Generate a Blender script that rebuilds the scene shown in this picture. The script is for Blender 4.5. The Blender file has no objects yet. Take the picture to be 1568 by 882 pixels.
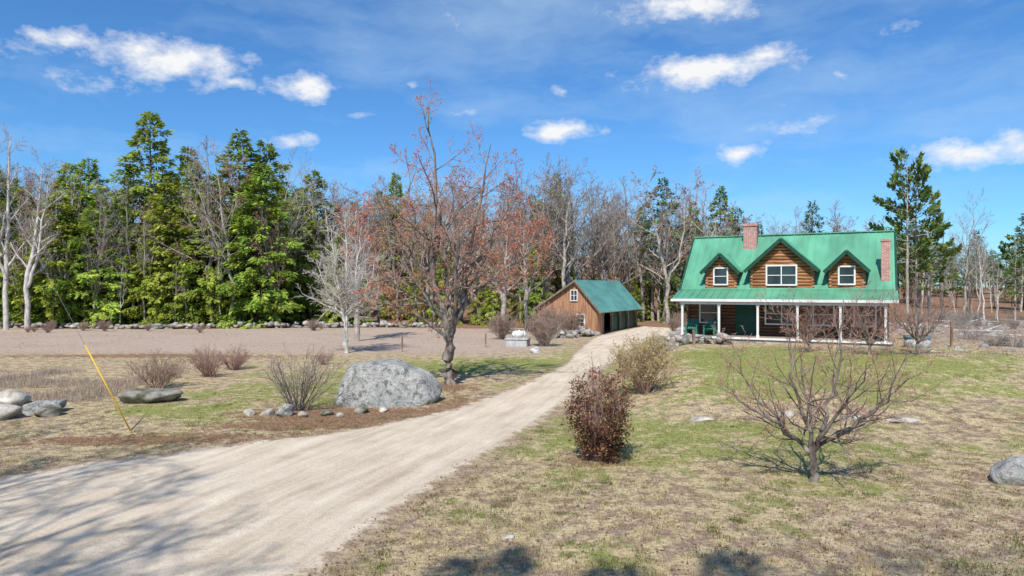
import bpy, bmesh, math, random
import numpy as np
from mathutils import Vector
D=bpy.data; SC=bpy.context.scene
rng=np.random.default_rng(7)
SUN_EL=math.radians(50); SUN_AZ=math.radians(196)

# ---------------------------------------------------------------- helpers
def sm(t):
    t=np.clip(t,0,1); return t*t*(3-2*t)
def vnoise(x,y,seed=0):
    x=np.asarray(x,float);y=np.asarray(y,float)
    xi=np.floor(x);yi=np.floor(y);fx=x-xi;fy=y-yi
    fx=fx*fx*(3-2*fx);fy=fy*fy*(3-2*fy)
    def h(a,b):
        v=np.sin(a*127.1+b*311.7+seed*74.7)*43758.5453
        return v-np.floor(v)
    return (h(xi,yi)*(1-fx)+h(xi+1,yi)*fx)*(1-fy)+(h(xi,yi+1)*(1-fx)+h(xi+1,yi+1)*fx)*fy
def terr(x,y):
    x=np.asarray(x,float);y=np.asarray(y,float)
    xl=np.interp(y,[15,20,28,36,47,60,90],[1,1.5,3.6,5.6,9,13.5,22])
    m=1.4*sm((y-19)/17.)*sm((x-xl)/4.0)*(1-.6*sm((y-56)/25))
    A=1-.85*sm((x+60)/170.)
    hill=27*A*sm((y-84)/170.)
    z=m+hill
    z=z+(vnoise(x*.35,y*.35,3)-.5)*.14*sm((np.abs(x)+y-12)/20)
    z=z+(vnoise(x*1.3,y*1.3,4)-.5)*.035
    z=z+(vnoise(x*.05,y*.05,5)-.5)*.5*sm((y-60)/30)
    return z
def T(x,y): return float(terr(x,y))

def link(ob,parent=None):
    SC.collection.objects.link(ob)
    if parent: ob.parent=parent
    return ob
def empty(name,loc=(0,0,0),rz=0):
    e=D.objects.new(name,None); e.location=loc; e.rotation_euler=(0,0,rz); e.empty_display_size=.2
    return link(e)
def np_mesh(name,parts,mats,smooth=False):
    Vs=[];L=[];S=[];MI=[];C=[];off=0;lo=0;hascol=any(p[3] is not None for p in parts)
    for V,F,mi,col in parts:
        V=np.asarray(V,float).reshape(-1,3);F=np.asarray(F,int)
        if len(F)==0: continue
        Vs.append(V);k=F.shape[1]
        L.append((F+off).ravel());S.append(lo+np.arange(len(F))*k);MI.append(np.full(len(F),mi))
        lo+=len(F)*k;off+=len(V)
        if hascol:
            c=np.ones((len(V),4)); 
            if col is not None: c[:,:3]=col
            C.append(c)
    V=np.concatenate(Vs);L=np.concatenate(L);S=np.concatenate(S);MI=np.concatenate(MI)
    me=D.meshes.new(name)
    me.vertices.add(len(V));me.vertices.foreach_set('co',V.astype(np.float32).ravel())
    me.loops.add(len(L));me.loops.foreach_set('vertex_index',L.astype(np.int32))
    me.polygons.add(len(S));me.polygons.foreach_set('loop_start',S.astype(np.int32))
    me.polygons.foreach_set('material_index',MI.astype(np.int32))
    if smooth: me.polygons.foreach_set('use_smooth',np.ones(len(S),bool))
    for m in mats: me.materials.append(m)
    me.update(calc_edges=True)
    if hascol:
        a=me.color_attributes.new('col','FLOAT_COLOR','POINT');a.data.foreach_set('color',np.concatenate(C).astype(np.float32).ravel())
    return me
def obj(name,me,loc=(0,0,0),rz=0,s=1,parent=None):
    o=D.objects.new(name,me);o.location=loc;o.rotation_euler=(0,0,rz)
    o.scale=(s,s,s) if not hasattr(s,'__len__') else s
    return link(o,parent)

# ---------------------------------------------------------------- materials
def newmat(name):
    m=D.materials.new(name);m.use_nodes=True;nt=m.node_tree
    for n in list(nt.nodes): nt.nodes.remove(n)
    return m,nt
def N(nt,typ,**kw):
    n=nt.nodes.new(typ)
    for k,v in kw.items():
        if k.startswith('i_'): n.inputs[k[2:].replace('_',' ')].default_value=v
        else: setattr(n,k,v)
    return n
def rgba(c): return (c[0],c[1],c[2],1)
def ramp(nt,stops,fac=None):
    r=nt.nodes.new('ShaderNodeValToRGB');e=r.color_ramp.elements
    while len(e)>1: e.remove(e[-1])
    e[0].position=stops[0][0];e[0].color=rgba(stops[0][1])
    for p,c in stops[1:]:
        k=e.new(p);k.color=rgba(c)
    if fac is not None: nt.links.new(fac,r.inputs[0])
    return r
def mix(nt,a,b,f,mode='MIX'):
    n=nt.nodes.new('ShaderNodeMix');n.data_type='RGBA';n.blend_type=mode
    for s,v in ((n.inputs[6],a),(n.inputs[7],b),(n.inputs[0],f)):
        if isinstance(v,(int,float)): s.default_value=v
        elif isinstance(v,tuple): s.default_value=rgba(v)
        else: nt.links.new(v,s)
    return n.outputs[2]
def math_(nt,op,a,b=None,clamp=False):
    n=nt.nodes.new('ShaderNodeMath');n.operation=op;n.use_clamp=clamp
    for i,v in enumerate((a,b)):
        if v is None: continue
        if isinstance(v,(int,float)): n.inputs[i].default_value=v
        else: nt.links.new(v,n.inputs[i])
    return n.outputs[0]
def noise(nt,vec,scale,detail=5,rough=.6):
    n=nt.nodes.new('ShaderNodeTexNoise');n.inputs['Scale'].default_value=scale;n.inputs['Detail'].default_value=detail;n.inputs['Roughness'].default_value=rough
    if vec is not None: nt.links.new(vec,n.inputs['Vector'])
    return n.outputs['Fac']
def M(name,c1,c2,scale=5,rough=.85,bump=0,bscale=30,metal=0,stretch=(1,1,1),orand=0,attr=False,trans=0,spec=.3,c3=None,lo=.35,hi=.65):
    m,nt=newmat(name);tc=N(nt,'ShaderNodeTexCoord');mp=N(nt,'ShaderNodeMapping');mp.inputs['Scale'].default_value=stretch
    nt.links.new(tc.outputs['Object'],mp.inputs[0]);v=mp.outputs[0]
    f=noise(nt,v,scale,2)
    st=[(lo,c1),(hi,c2)] if c3 is None else [(lo,c1),((lo+hi)/2,c2),(hi,c3)]
    col=ramp(nt,st,f).outputs[0]
    if attr:
        a=N(nt,'ShaderNodeVertexColor');a.layer_name='col';col=mix(nt,col,a.outputs[0],1.0,'MULTIPLY')
    if orand:
        oi=N(nt,'ShaderNodeObjectInfo')
        hs=N(nt,'ShaderNodeHueSaturation')
        nt.links.new(math_(nt,'ADD',math_(nt,'MULTIPLY',oi.outputs['Random'],orand*.10),.5-orand*.05),hs.inputs['Hue'])
        r2=math_(nt,'FRACT',math_(nt,'MULTIPLY',oi.outputs['Random'],17.3))
        nt.links.new(math_(nt,'ADD',math_(nt,'MULTIPLY',r2,orand),1-orand*.5),hs.inputs['Value'])
        nt.links.new(col,hs.inputs['Color']);col=hs.outputs[0]
    out=N(nt,'ShaderNodeOutputMaterial')
    if trans:
        df=N(nt,'ShaderNodeBsdfDiffuse');nt.links.new(col,df.inputs[0])
        t=N(nt,'ShaderNodeBsdfTranslucent');nt.links.new(col,t.inputs[0]);mx=N(nt,'ShaderNodeMixShader');mx.inputs[0].default_value=trans
        nt.links.new(df.outputs[0],mx.inputs[1]);nt.links.new(t.outputs[0],mx.inputs[2]);nt.links.new(mx.outputs[0],out.inputs[0]);return m
    if rough>=.9 and not bump:
        df=N(nt,'ShaderNodeBsdfDiffuse');nt.links.new(col,df.inputs[0]);nt.links.new(df.outputs[0],out.inputs[0]);return m
    b=N(nt,'ShaderNodeBsdfPrincipled');b.inputs['Roughness'].default_value=rough;b.inputs['Metallic'].default_value=metal;b.inputs['Specular IOR Level'].default_value=spec
    nt.links.new(col,b.inputs['Base Color'])
    if bump:
        bn=N(nt,'ShaderNodeBump');bn.inputs['Strength'].default_value=bump;bn.inputs['Distance'].default_value=.05
        nt.links.new(noise(nt,v,bscale,6),bn.inputs['Height']);nt.links.new(bn.outputs[0],b.inputs['Normal'])
    nt.links.new(b.outputs[0],out.inputs[0])
    return m

m_bark=M('bark_gray',(.22,.19,.16),(.48,.43,.385),6,.9,0,20,orand=.35,stretch=(1,1,.4))
m_barkL=M('bark_light',(.38,.35,.31),(.66,.62,.56),5,.9,0,20,orand=.25,stretch=(1,1,.4))
m_barkD=M('bark_dark',(.055,.042,.035),(.20,.165,.14),7,.9,.6,18,stretch=(1,1,.3))
m_barkM=M('bark_maple',(.09,.07,.058),(.30,.26,.225),5,.9,.5,18,stretch=(1,1,.3))
m_twig=M('twig_gray',(.27,.23,.20),(.48,.43,.38),3,.9,orand=.4)
m_twigR=M('twig_reddish',(.25,.155,.12),(.46,.32,.27),3,.9,orand=.3)
m_twigM=M('twig_maple',(.26,.205,.17),(.46,.38,.33),3,.9)
m_needle=M('needles_hemlock',(.27,.38,.055),(.46,.56,.11),.35,.7,orand=.35,attr=True,trans=.38)
m_needleD=M('needles_pine',(.12,.19,.055),(.24,.32,.09),.5,.7,orand=.35,attr=True,trans=.3)
m_bud=M('red_buds',(.78,.26,.15),(.95,.42,.27),2,.7,attr=True,trans=.4)
m_budT=M('tan_buds',(.42,.27,.20),(.58,.38,.28),2,.7,attr=True,trans=.3)
m_leafR=M('shrub_leaves_maroon',(.13,.05,.04),(.26,.13,.09),4,.6,attr=True,trans=.2)
m_leafY=M('shrub_leaves_yellow',(.60,.45,.16),(.75,.62,.28),4,.7,attr=True,trans=.3)
m_rock=M('granite',(.22,.215,.20),(.55,.54,.51),2.2,.9,.6,12,orand=.2,c3=(.66,.65,.62))
m_rockT=M('granite_tan',(.28,.25,.21),(.58,.53,.46),2.5,.9,.5,10,orand=.25)
m_moss=M('mossy_rock',(.08,.08,.05),(.34,.32,.27),2,.95,.5,12)
m_blade=M('grass_blades',(.85,.85,.85),(1,1,1),1,.8,attr=True,trans=.3)

# ---------------------------------------------------------------- driveway shape (world metres)
LE=[(-60,9),(-25,14),(-12,16),(-10.8,17.8-.4),(-8.74,18.9),(-5.97,20.5),(-3.96,22.5),(-2.24,24.9),(-.66,28.7),(1.14,33.1),(3.4,41.2),(5.07,50),(6.6,58),(8.6,65.2),(14.9,77.2)]
RE=[(-60,-5),(-20,0),(-8,4),(-4.6,8),(-3.2,10.66),(-2.44,13.87),(-1.35,16.85),(-.44,19.27),(1.04,23.6),(2.63,28.7),(4.57,36.4),(8.0,47.5),(12.3,58),(16.5,66),(19,75)]
POLY=np.array(LE+RE[::-1],float)
def segd(x,y,pts,closed):
    d=np.full(np.shape(x),1e9);n=len(pts)
    for i in range(n if closed else n-1):
        a=pts[i];b=pts[(i+1)%n];ab=(b[0]-a[0],b[1]-a[1]);l=ab[0]**2+ab[1]**2
        t=np.clip(((x-a[0])*ab[0]+(y-a[1])*ab[1])/l,0,1)
        d=np.minimum(d,np.hypot(x-a[0]-t*ab[0],y-a[1]-t*ab[1]))
    return d
def sdf(x,y):
    d=segd(x,y,POLY,True);ins=np.zeros(np.shape(x),bool);n=len(POLY)
    for i in range(n):
        a=POLY[i];b=POLY[(i+1)%n]
        c=((a[1]>y)!=(b[1]>y))&(x<(b[0]-a[0])*(y-a[1])/(b[1]-a[1]+1e-12)+a[0])
        ins^=c
    return np.where(ins,-d,d)
GB=[(-9.5,31,4,4,.6),(0,40.5,6,3.5,.9),(-6,38,5,3.5,.6),(-12.5,25,3.5,3,.45),(13,28.5,9,4.5,.58),(22,31,9,4,.42),(3.5,20.5,4.5,3.8,.6),(8,18.5,4,3,.3),(22,22,7,4,.0),(4,47,3,8,.4),(11,34,6,4,.45),(2,14.5,3,2,.18),(10,31,3,2.5,.2),(14,22.5,6,2,-.15)]
LB=[(-6,24.3,4.2,1.5,1.1),(-11,20.3,5.5,.9,.9),(-3,31,1.8,1.5,.8),(-7,22.2,4,.9,.7),(2.2,17.8,1.2,1,.6),(9,12.5,6,2.2,.4),(14,17,7,1.6,.35),(-24,45,16,1.6,.75),(-2,26.5,1.2,3,.7),(0,15,3,2.5,.3),(16,22.3,5,.8,.45)]
def blobs(x,y,B,base):
    v=np.full(np.shape(x),base,float)
    for cx,cy,rx,ry,a in B: v=v+a*np.exp(-((x-cx)/rx)**2-((y-cy)/ry)**2)
    return v
def masks(x,y):
    g=blobs(x,y,GB,.10)+(vnoise(x*.6,y*.6,9)-.5)*.55
    l=blobs(x,y,LB,.0)
    forest=sm((y-74)/5.)
    wild=sm((x-np.interp(y,[20,33,40],[60,24,23]))/4.)*sm((y-30)/4.)
    l=np.maximum(l,np.maximum(forest,wild*.35))
    g=g*(1-forest)*(1-wild*.8)
    fld=sm((-x+6)/8.)*sm((y-44)/6.)*(1-forest)
    g=g*(1-.6*fld)*(1-.5*sm((-x-13)/5))
    fld=np.maximum(fld,wild*.9)
    fld=np.maximum(fld,.45*sm((x-3)/6)*sm((16-y)/4))
    return g,l,fld

def ground_mat():
    m,nt=newmat('ground_surface');ln=nt.links.new
    ge=N(nt,'ShaderNodeNewGeometry');P=ge.outputs['Position']
    def at(n):
        a=N(nt,'ShaderNodeAttribute');a.attribute_name=n;return a.outputs['Fac']
    n05=noise(nt,P,.5,5,.65);n2=noise(nt,P,2.2,5,.7);n9=noise(nt,P,9,5,.7);n40=noise(nt,P,38,3,.7)
    fine=math_(nt,'ADD',math_(nt,'MULTIPLY',n9,.5),math_(nt,'MULTIPLY',n40,.5))
    straw=ramp(nt,[(.34,(.17,.12,.065)),(.45,(.41,.325,.18)),(.55,(.62,.51,.31)),(.68,(.82,.71,.49))],fine).outputs[0]
    dull=ramp(nt,[(.36,(.12,.08,.06)),(.5,(.31,.22,.165)),(.64,(.52,.42,.33))],fine).outputs[0]
    straw=mix(nt,straw,dull,ramp(nt,[(.45,(0,0,0)),(.56,(1,1,1))],n2).outputs[0])
    grass=ramp(nt,[(.36,(.09,.10,.025)),(.48,(.22,.255,.065)),(.64,(.45,.45,.17))],fine).outputs[0]
    g=math_(nt,'ADD',at('green'),math_(nt,'ADD',math_(nt,'MULTIPLY',math_(nt,'SUBTRACT',n05,.5),2.4),math_(nt,'MULTIPLY',math_(nt,'SUBTRACT',n2,.5),2.4)))
    gf=ramp(nt,[(.3,(0,0,0)),(.7,(.88,.88,.88))],g).outputs[0]
    c=mix(nt,straw,grass,gf)
    fieldc=ramp(nt,[(.35,(.27,.20,.165)),(.55,(.51,.405,.345)),(.7,(.68,.57,.49))],fine).outputs[0]
    c=mix(nt,c,fieldc,math_(nt,'MULTIPLY',at('field'),.75))
    lit=ramp(nt,[(.34,(.05,.03,.018)),(.48,(.22,.12,.072)),(.62,(.40,.26,.175)),(.72,(.52,.43,.33))],fine).outputs[0]
    lf=ramp(nt,[(.35,(0,0,0)),(.65,(.9,.9,.9))],math_(nt,'ADD',at('litter'),math_(nt,'MULTIPLY',math_(nt,'SUBTRACT',n2,.5),1.6))).outputs[0]
    c=mix(nt,c,lit,lf)
    cb=N(nt,'ShaderNodeCombineXYZ');sx=N(nt,'ShaderNodeSeparateXYZ');ln(P,sx.inputs[0])
    ln(math_(nt,'MULTIPLY',at('across'),2.2),cb.inputs[0]);ln(math_(nt,'MULTIPLY',sx.outputs[1],.22),cb.inputs[1])
    st=noise(nt,cb.outputs[0],1.0,5,.65)
    nb=noise(nt,P,.8,4,.6)
    gr=ramp(nt,[(.32,(.37,.285,.20)),(.48,(.64,.535,.41)),(.64,(.84,.735,.59))],math_(nt,'ADD',math_(nt,'ADD',math_(nt,'MULTIPLY',st,.45),math_(nt,'MULTIPLY',nb,.2)),math_(nt,'MULTIPLY',fine,.35))).outputs[0]
    peb=ramp(nt,[(.3,(.6,.6,.6)),(.5,(1,1,1))],n40).outputs[0]
    gr=mix(nt,gr,peb,.6,'MULTIPLY')
    df=math_(nt,'ADD',at('drive'),math_(nt,'ADD',math_(nt,'MULTIPLY',math_(nt,'SUBTRACT',n2,.5),1.3),math_(nt,'MULTIPLY',math_(nt,'SUBTRACT',n9,.5),.9)))
    edge=ramp(nt,[(0,(1,1,1)),(.45,(0,0,0))],math_(nt,'ADD',math_(nt,'MULTIPLY',df,.35),.12)).outputs[0]
    dirt=ramp(nt,[(.35,(.18,.12,.08)),(.6,(.44,.33,.23))],fine).outputs[0]
    c=mix(nt,c,dirt,math_(nt,'MULTIPLY',edge,.8))
    dfac=ramp(nt,[(.35,(1,1,1)),(.6,(0,0,0))],math_(nt,'ADD',df,.5)).outputs[0]
    c=mix(nt,c,gr,dfac)
    b=N(nt,'ShaderNodeBsdfDiffuse')
    ln(c,b.inputs['Color'])
    bn=N(nt,'ShaderNodeBump');bn.inputs['Strength'].default_value=.8;bn.inputs['Distance'].default_value=.06
    ln(math_(nt,'ADD',fine,math_(nt,'MULTIPLY',st,.4)),bn.inputs['Height']);ln(bn.outputs[0],b.inputs['Normal'])
    o=N(nt,'ShaderNodeOutputMaterial');ln(b.outputs[0],o.inputs[0]);return m
m_ground=ground_mat()
def set_attrs(me,x,y):
    g,l,f=masks(x,y)
    for n,v in (('green',g),('litter',l),('field',f),('drive',sdf(x,y)),('across',segd(x,y,RE,False))):
        a=me.attributes.new(n,'FLOAT','POINT');a.data.foreach_set('value',np.asarray(v,np.float32).ravel())
def axis(lo,a,b,hi,step,gr):
    c=list(np.arange(a,b,step));s=step;v=c[-1]
    while v<hi: s*=gr;v+=s;c.append(v)
    s=step;v=c[0];l=[]
    while v>lo: s*=gr;v-=s;l.append(v)
    return np.array(l[::-1]+c)
xs=axis(-1600,-32,38,1600,.3,1.12);ys=axis(-300,6,56,2500,.3,1.1)
X,Y=np.meshgrid(xs,ys);Z=terr(X,Y);nx=len(xs);ny=len(ys)
I=np.arange(nx*ny).reshape(ny,nx)
F=np.stack([I[:-1,:-1],I[:-1,1:],I[1:,1:],I[1:,:-1]],-1).reshape(-1,4)
me=np_mesh('ground',[(np.stack([X,Y,Z],-1).reshape(-1,3),F,0,None)],[m_ground],True)
set_attrs(me,X.ravel(),Y.ravel());obj('ground',me)
# driveway sheet; its margin dips just under the turf so the gravel feathers into the grass
xd=np.arange(-40,22,.3);yd=np.arange(-6,78,.3);X,Y=np.meshgrid(xd,yd);sd=sdf(X,Y)
I=np.arange(X.size).reshape(X.shape)
F=np.stack([I[:-1,:-1],I[:-1,1:],I[1:,1:],I[1:,:-1]],-1).reshape(-1,4)
keep=(sd.ravel()[F]<1.3).all(1);F=F[keep];us,inv=np.unique(F,return_inverse=True);F=inv.reshape(-1,4)
xx=X.ravel()[us];yy=Y.ravel()[us];s_=sd.ravel()[us]
zz=terr(xx,yy)+.03-.09*sm((s_+.1)/1.1)
me=np_mesh('gravel_driveway',[(np.stack([xx,yy,zz],-1),F,0,None)],[m_ground],True)
set_attrs(me,xx,yy);obj('gravel_driveway',me)

# ---------------------------------------------------------------- vegetation generator
def nrm(v): return v/(np.linalg.norm(v,axis=-1,keepdims=True)+1e-9)
def tubes(P,R,n):
    B,K,_=P.shape
    Tn=np.zeros_like(P);Tn[:,1:-1]=P[:,2:]-P[:,:-2];Tn[:,0]=P[:,1]-P[:,0];Tn[:,-1]=P[:,-1]-P[:,-2];Tn=nrm(Tn)
    ref=np.where(np.abs(Tn[:,:1,2:3])>.8,np.array([1.,0,0]),np.array([0,0,1.]))
    A=nrm(np.cross(Tn,np.broadcast_to(ref,Tn.shape)));Bn=np.cross(Tn,A)
    th=np.arange(n)/n*2*np.pi
    V=P[:,:,None]+R[:,:,None,None]*(A[:,:,None]*np.cos(th)[None,None,:,None]+Bn[:,:,None]*np.sin(th)[None,None,:,None])
    I=np.arange(B*K*n).reshape(B,K,n);J=np.roll(I,-1,2)
    F=np.stack([I[:,:-1],J[:,:-1],J[:,1:],I[:,1:]],-1).reshape(-1,4)
    return V.reshape(-1,3),F
def grow(Pp,Rp,Lp,n,t0,t1,ang,lr,rr,K,up,wob,rg,minr=.004,tipf=.55):
    B,Kp,_=Pp.shape;idx=np.repeat(np.arange(B),n);m=len(idx)
    t=t0+(t1-t0)*((np.tile(np.arange(n),B)+rg.random(m))/n)
    f=np.clip(t*(Kp-1),0,Kp-1.001);i=f.astype(int);fr=(f-i)[:,None]
    st=Pp[idx,i]*(1-fr)+Pp[idx,i+1]*fr;ra=Rp[idx,i]*(1-fr[:,0])+Rp[idx,i+1]*fr[:,0]
    tg=nrm(Pp[idx,i+1]-Pp[idx,i])
    a=nrm(np.cross(tg,np.array([.3,.5,.81])));b=np.cross(tg,a);az=(np.tile(np.arange(n),B)*2.4+rg.random(B)[idx]*6.28+rg.normal(0,.5,m))[:,None]
    pr=a*np.cos(az)+b*np.sin(az);an=np.radians(rg.uniform(ang[0],ang[1],m))[:,None]
    d=tg*np.cos(an)+pr*np.sin(an)
    L=Lp[idx]*lr*rg.uniform(.65,1.25,m)*(1-tipf*t)
    P=np.zeros((m,K,3));P[:,0]=st
    for k in range(1,K):
        d=nrm(d+np.array([0,0,up])+rg.normal(0,wob,(m,3)));P[:,k]=P[:,k-1]+d*(L/(K-1))[:,None]
    r0=np.maximum(ra*rr,minr);R=r0[:,None]*np.linspace(1,.35,K)[None];R=np.maximum(R,minr*.7)
    return P,R,L
def kites(p,d,s):
    V=np.stack([p,p+.45*d+.5*s,p+d,p+.45*d-.5*s],1);return V.reshape(-1,3),np.arange(len(p)*4).reshape(-1,4)
def resample(pts,rad,K,rg,w=0):
    pts=np.array(pts,float);t=np.linspace(0,1,len(pts));tt=np.linspace(0,1,K)
    P=np.stack([np.interp(tt,t,pts[:,i]) for i in range(3)],-1);R=np.interp(tt,np.linspace(0,1,len(rad)),rad)
    if w: P[1:-1]+=rg.normal(0,w,(K-2,3))
    return P,R
def length(P): return np.linalg.norm(np.diff(P,axis=1),axis=2).sum(1)
def randdir(rg,m): return nrm(rg.normal(0,1,(m,3)))
def leaves_on(P,rg,per,size,w,droop=0,tmin=.2):
    B,K,_=P.shape;idx=np.repeat(np.arange(B),per);m=len(idx);f=rg.uniform(tmin,1,m)*(K-1.001);i=f.astype(int);fr=(f-i)[:,None]
    p=P[idx,i]*(1-fr)+P[idx,i+1]*fr;d=randdir(rg,m)+np.array([0,0,-droop]);d=nrm(d);s=nrm(np.cross(d,randdir(rg,m)))
    sz=(size*rg.uniform(.6,1.3,m))[:,None]
    V,F=kites(p,d*sz,s*sz*w);c=np.repeat(rg.uniform(.55,1.1,m),4)[:,None]*np.ones(3)
    return V,F,c

def decid(seed,H,leaders,levels,mats,leaf=None,trunk=None,name='tree',minr=.006,wig=.006):
    rg=np.random.default_rng(seed);parts=[]
    Ps=[];Rs=[]
    for pts,rad in leaders:
        P,R=resample(pts,rad,12,rg,H*wig);Ps.append(P);Rs.append(R)
    P=np.array(Ps);R=np.array(Rs);V,F=tubes(P,R,9);parts.append((V,F,0,np.ones(3)))
    nt_=len(trunk) if trunk else 0
    P=P[nt_:];R=R[nt_:];L=length(P)
    for k,lv in enumerate(levels):
        P2,R2,L2=grow(P,R,L,lv['n'],lv.get('t0',.2),lv.get('t1',1),lv['a'],lv['lr'],lv['rr'],lv.get('K',5),lv.get('up',.08),lv.get('w',.14),rg,minr,lv.get('tip',.55))
        V,F=tubes(P2,R2,5 if k==0 else 3);parts.append((V,F,0 if k==0 else 1,np.ones(3)))
        P,R,L=P2,R2,L2
    if leaf:
        V,F,c=leaves_on(P,rg,*leaf);parts.append((V,F,2,c))
    return np_mesh(name,parts,mats,True)

def bare_variant(seed,H,spread=1.0,mats=None,leaf=None,r0=.17,tb=.3,n3=6):
    rg=np.random.default_rng(seed+100)
    lean=rg.normal(0,.04*H,2)
    ld=[([(0,0,-.3),(0,0,H*.3),(lean[0]*.5,lean[1]*.5,H*.6),(lean[0],lean[1],H*.97)],[r0*1.15,r0,r0*.6,r0*.1])]
    if rg.random()<.6:
        a=rg.uniform(0,6.28);x,y=math.cos(a),math.sin(a)
        ld.append(([(0,0,H*.25),(x*H*.05,y*H*.05,H*.4),(x*H*.11*spread,y*H*.11*spread,H*.65),(x*H*.15*spread,y*H*.15*spread,H*.9)],[r0*.75,r0*.6,r0*.35,r0*.07]))
    lv=[dict(n=13,t0=tb,t1=.98,a=(30,58),lr=.34*spread,rr=.55,K=5,up=.13,w=.12,tip=.6),
        dict(n=7,t0=.2,t1=1,a=(25,55),lr=.5,rr=.6,K=3,up=.08,w=.15),
        dict(n=n3,t0=.15,t1=1,a=(25,55),lr=.52,rr=.6,K=2,up=.05,w=.15)]
    return decid(seed,H,ld,lv,mats or [m_bark,m_twig,m_budT],leaf,name='bare_tree_mesh',minr=.015)

def conifer(seed,H=20,W=3.4,nb=120,clear=.04,sz=.42,dens=17,mat=None,prof=.75,elev=(-18,35),tipsonly=False,wide=.34,name='evergreen',kw=.45):
    rg=np.random.default_rng(seed);parts=[]
    P,R=resample([(0,0,-.3),(0,0,H*.5),(0,0,H*.99)],[H*.012,H*.008,.02],10,rg,.03);V,F=tubes(P[None],R[None],7);parts.append((V,F,0,np.ones(3)))
    u=(np.arange(nb)+rg.random(nb))/nb
    t=clear+(1-clear)*u**.9
    q=(t-clear)/(1-clear)
    az=np.arange(nb)*2.39996+rg.normal(0,.35,nb)
    pr=np.minimum(1,(1-q)**prof*1.08)*np.minimum(1,.6+q*3)
    lump=.62+.68*vnoise(az*.9%6.28+seed,t*6,seed)
    L=W*pr*lump*rg.uniform(.7,1.25,nb)+.3
    el=np.radians(elev[0]+(elev[1]-elev[0])*q**1.5+rg.normal(0,8,nb))
    d=np.stack([np.cos(az)*np.cos(el),np.sin(az)*np.cos(el),np.sin(el)],-1)
    K=5;P=np.zeros((nb,K,3));P[:,0]=np.stack([0*t,0*t,t*H],-1)
    for k in range(1,K):
        d=nrm(d+np.array([0,0,-.07 if not tipsonly else .09])+rg.normal(0,.06,(nb,3)));P[:,k]=P[:,k-1]+d*(L/(K-1))[:,None]
    R=(.012+.012*L)[:,None]*np.linspace(1,.3,K)[None];V,F=tubes(P,R,3);parts.append((V,F,0,np.ones(3)))
    cnt=np.maximum(6,(L*dens*1.25).astype(int)+8);idx=np.repeat(np.arange(nb),cnt);m=len(idx)
    s=rg.uniform(.45 if tipsonly else .3,1.05,m)**.65;f=np.minimum(s,1)*(K-1.001);i=f.astype(int);fr=(f-i)[:,None]
    p=P[idx,i]*(1-fr)+P[idx,i+1]*fr;tg=nrm(P[idx,i+1]-P[idx,i])
    side=nrm(np.cross(tg,np.array([0,0,1.])));sg=rg.choice([-1,1],m)
    off=rg.random(m)**.8*wide*L[idx]*(1.15-s)+.05
    p=p+side*(sg*off)[:,None]+np.stack([0*s,0*s,rg.normal(0,.16,m)-off*.2],-1)
    dd=nrm(tg*.9+side*(sg*rg.uniform(.2,1.1,m))[:,None]+np.stack([rg.normal(0,.35,m),rg.normal(0,.35,m),rg.normal(-.35 if not tipsonly else .15,.4,m)],-1))
    ref=np.stack([P[idx,-1,0]*.3,P[idx,-1,1]*.3,np.ones(m)],-1)
    ss=nrm(np.cross(dd,ref+rg.normal(0,.45,(m,3))))
    z=(sz*rg.uniform(.45,1.4,m))[:,None]
    V,F=kites(p,dd*z,ss*z*kw)
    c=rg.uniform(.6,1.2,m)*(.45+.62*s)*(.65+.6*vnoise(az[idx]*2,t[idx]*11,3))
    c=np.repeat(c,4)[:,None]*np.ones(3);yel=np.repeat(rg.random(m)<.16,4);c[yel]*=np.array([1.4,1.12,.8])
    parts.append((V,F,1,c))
    return np_mesh(name,parts,[m_barkD if not tipsonly else m_bark,mat or m_needle])

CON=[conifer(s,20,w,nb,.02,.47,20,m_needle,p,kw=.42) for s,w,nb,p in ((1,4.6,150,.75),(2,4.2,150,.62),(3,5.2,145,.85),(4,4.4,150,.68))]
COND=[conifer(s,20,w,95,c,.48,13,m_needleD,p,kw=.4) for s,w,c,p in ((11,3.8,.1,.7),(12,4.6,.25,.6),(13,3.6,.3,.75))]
POLEP=[conifer(s,14,2.0,42,cl,.38,10,m_needleD,.6,(-5,30)) for s,cl in ((21,.45),(22,.6),(23,.35))]
BARE=[bare_variant(s,18,sp) for s,sp in ((1,1.0),(2,.85),(3,1.2),(4,.7))]
BARE.append(bare_variant(5,18,1.0,[m_bark,m_twigR,m_budT],(2,.14,.6)))
BARE.append(bare_variant(8,18,.8,[m_bark,m_twigR,m_budT],(2,.13,.6)))
BAREL=[bare_variant(s,18,.8,[m_barkL,m_twig,m_budT],None,.24,n3=6) for s in (6,7)]
POLE=[bare_variant(s,13,sp,[m_barkL,m_twig,m_budT],None,r,.4,4) for s,sp,r in ((31,.5,.09),(32,.7,.12),(33,.9,.10))]
def put(parent,kind,nm,x,y,h,h0,wx=1.0,tilt=0):
    s=h/h0;o=obj(nm,kind,(x,y,T(x,y)-.1),random.random()*6.28,(s*wx,s*wx,s),parent)
    if tilt: o.rotation_euler=(random.gauss(0,tilt),random.gauss(0,tilt),o.rotation_euler[2])
    return o
random.seed(5)
FO=empty('forest')
def row(y0,y1,b0,b1,n,kinds,h0,hl,hh,nm,wx=(.85,1.2),tilt=0,jit=1.0):
    for i in range(n):
        y=random.uniform(y0,y1);b=b0+(b1-b0)*(i+.5+jit*(random.random()-.5))/n
        put(FO,random.choice(kinds),nm,b*y,y,random.uniform(hl,hh),h0,random.uniform(*wx),tilt)
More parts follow.
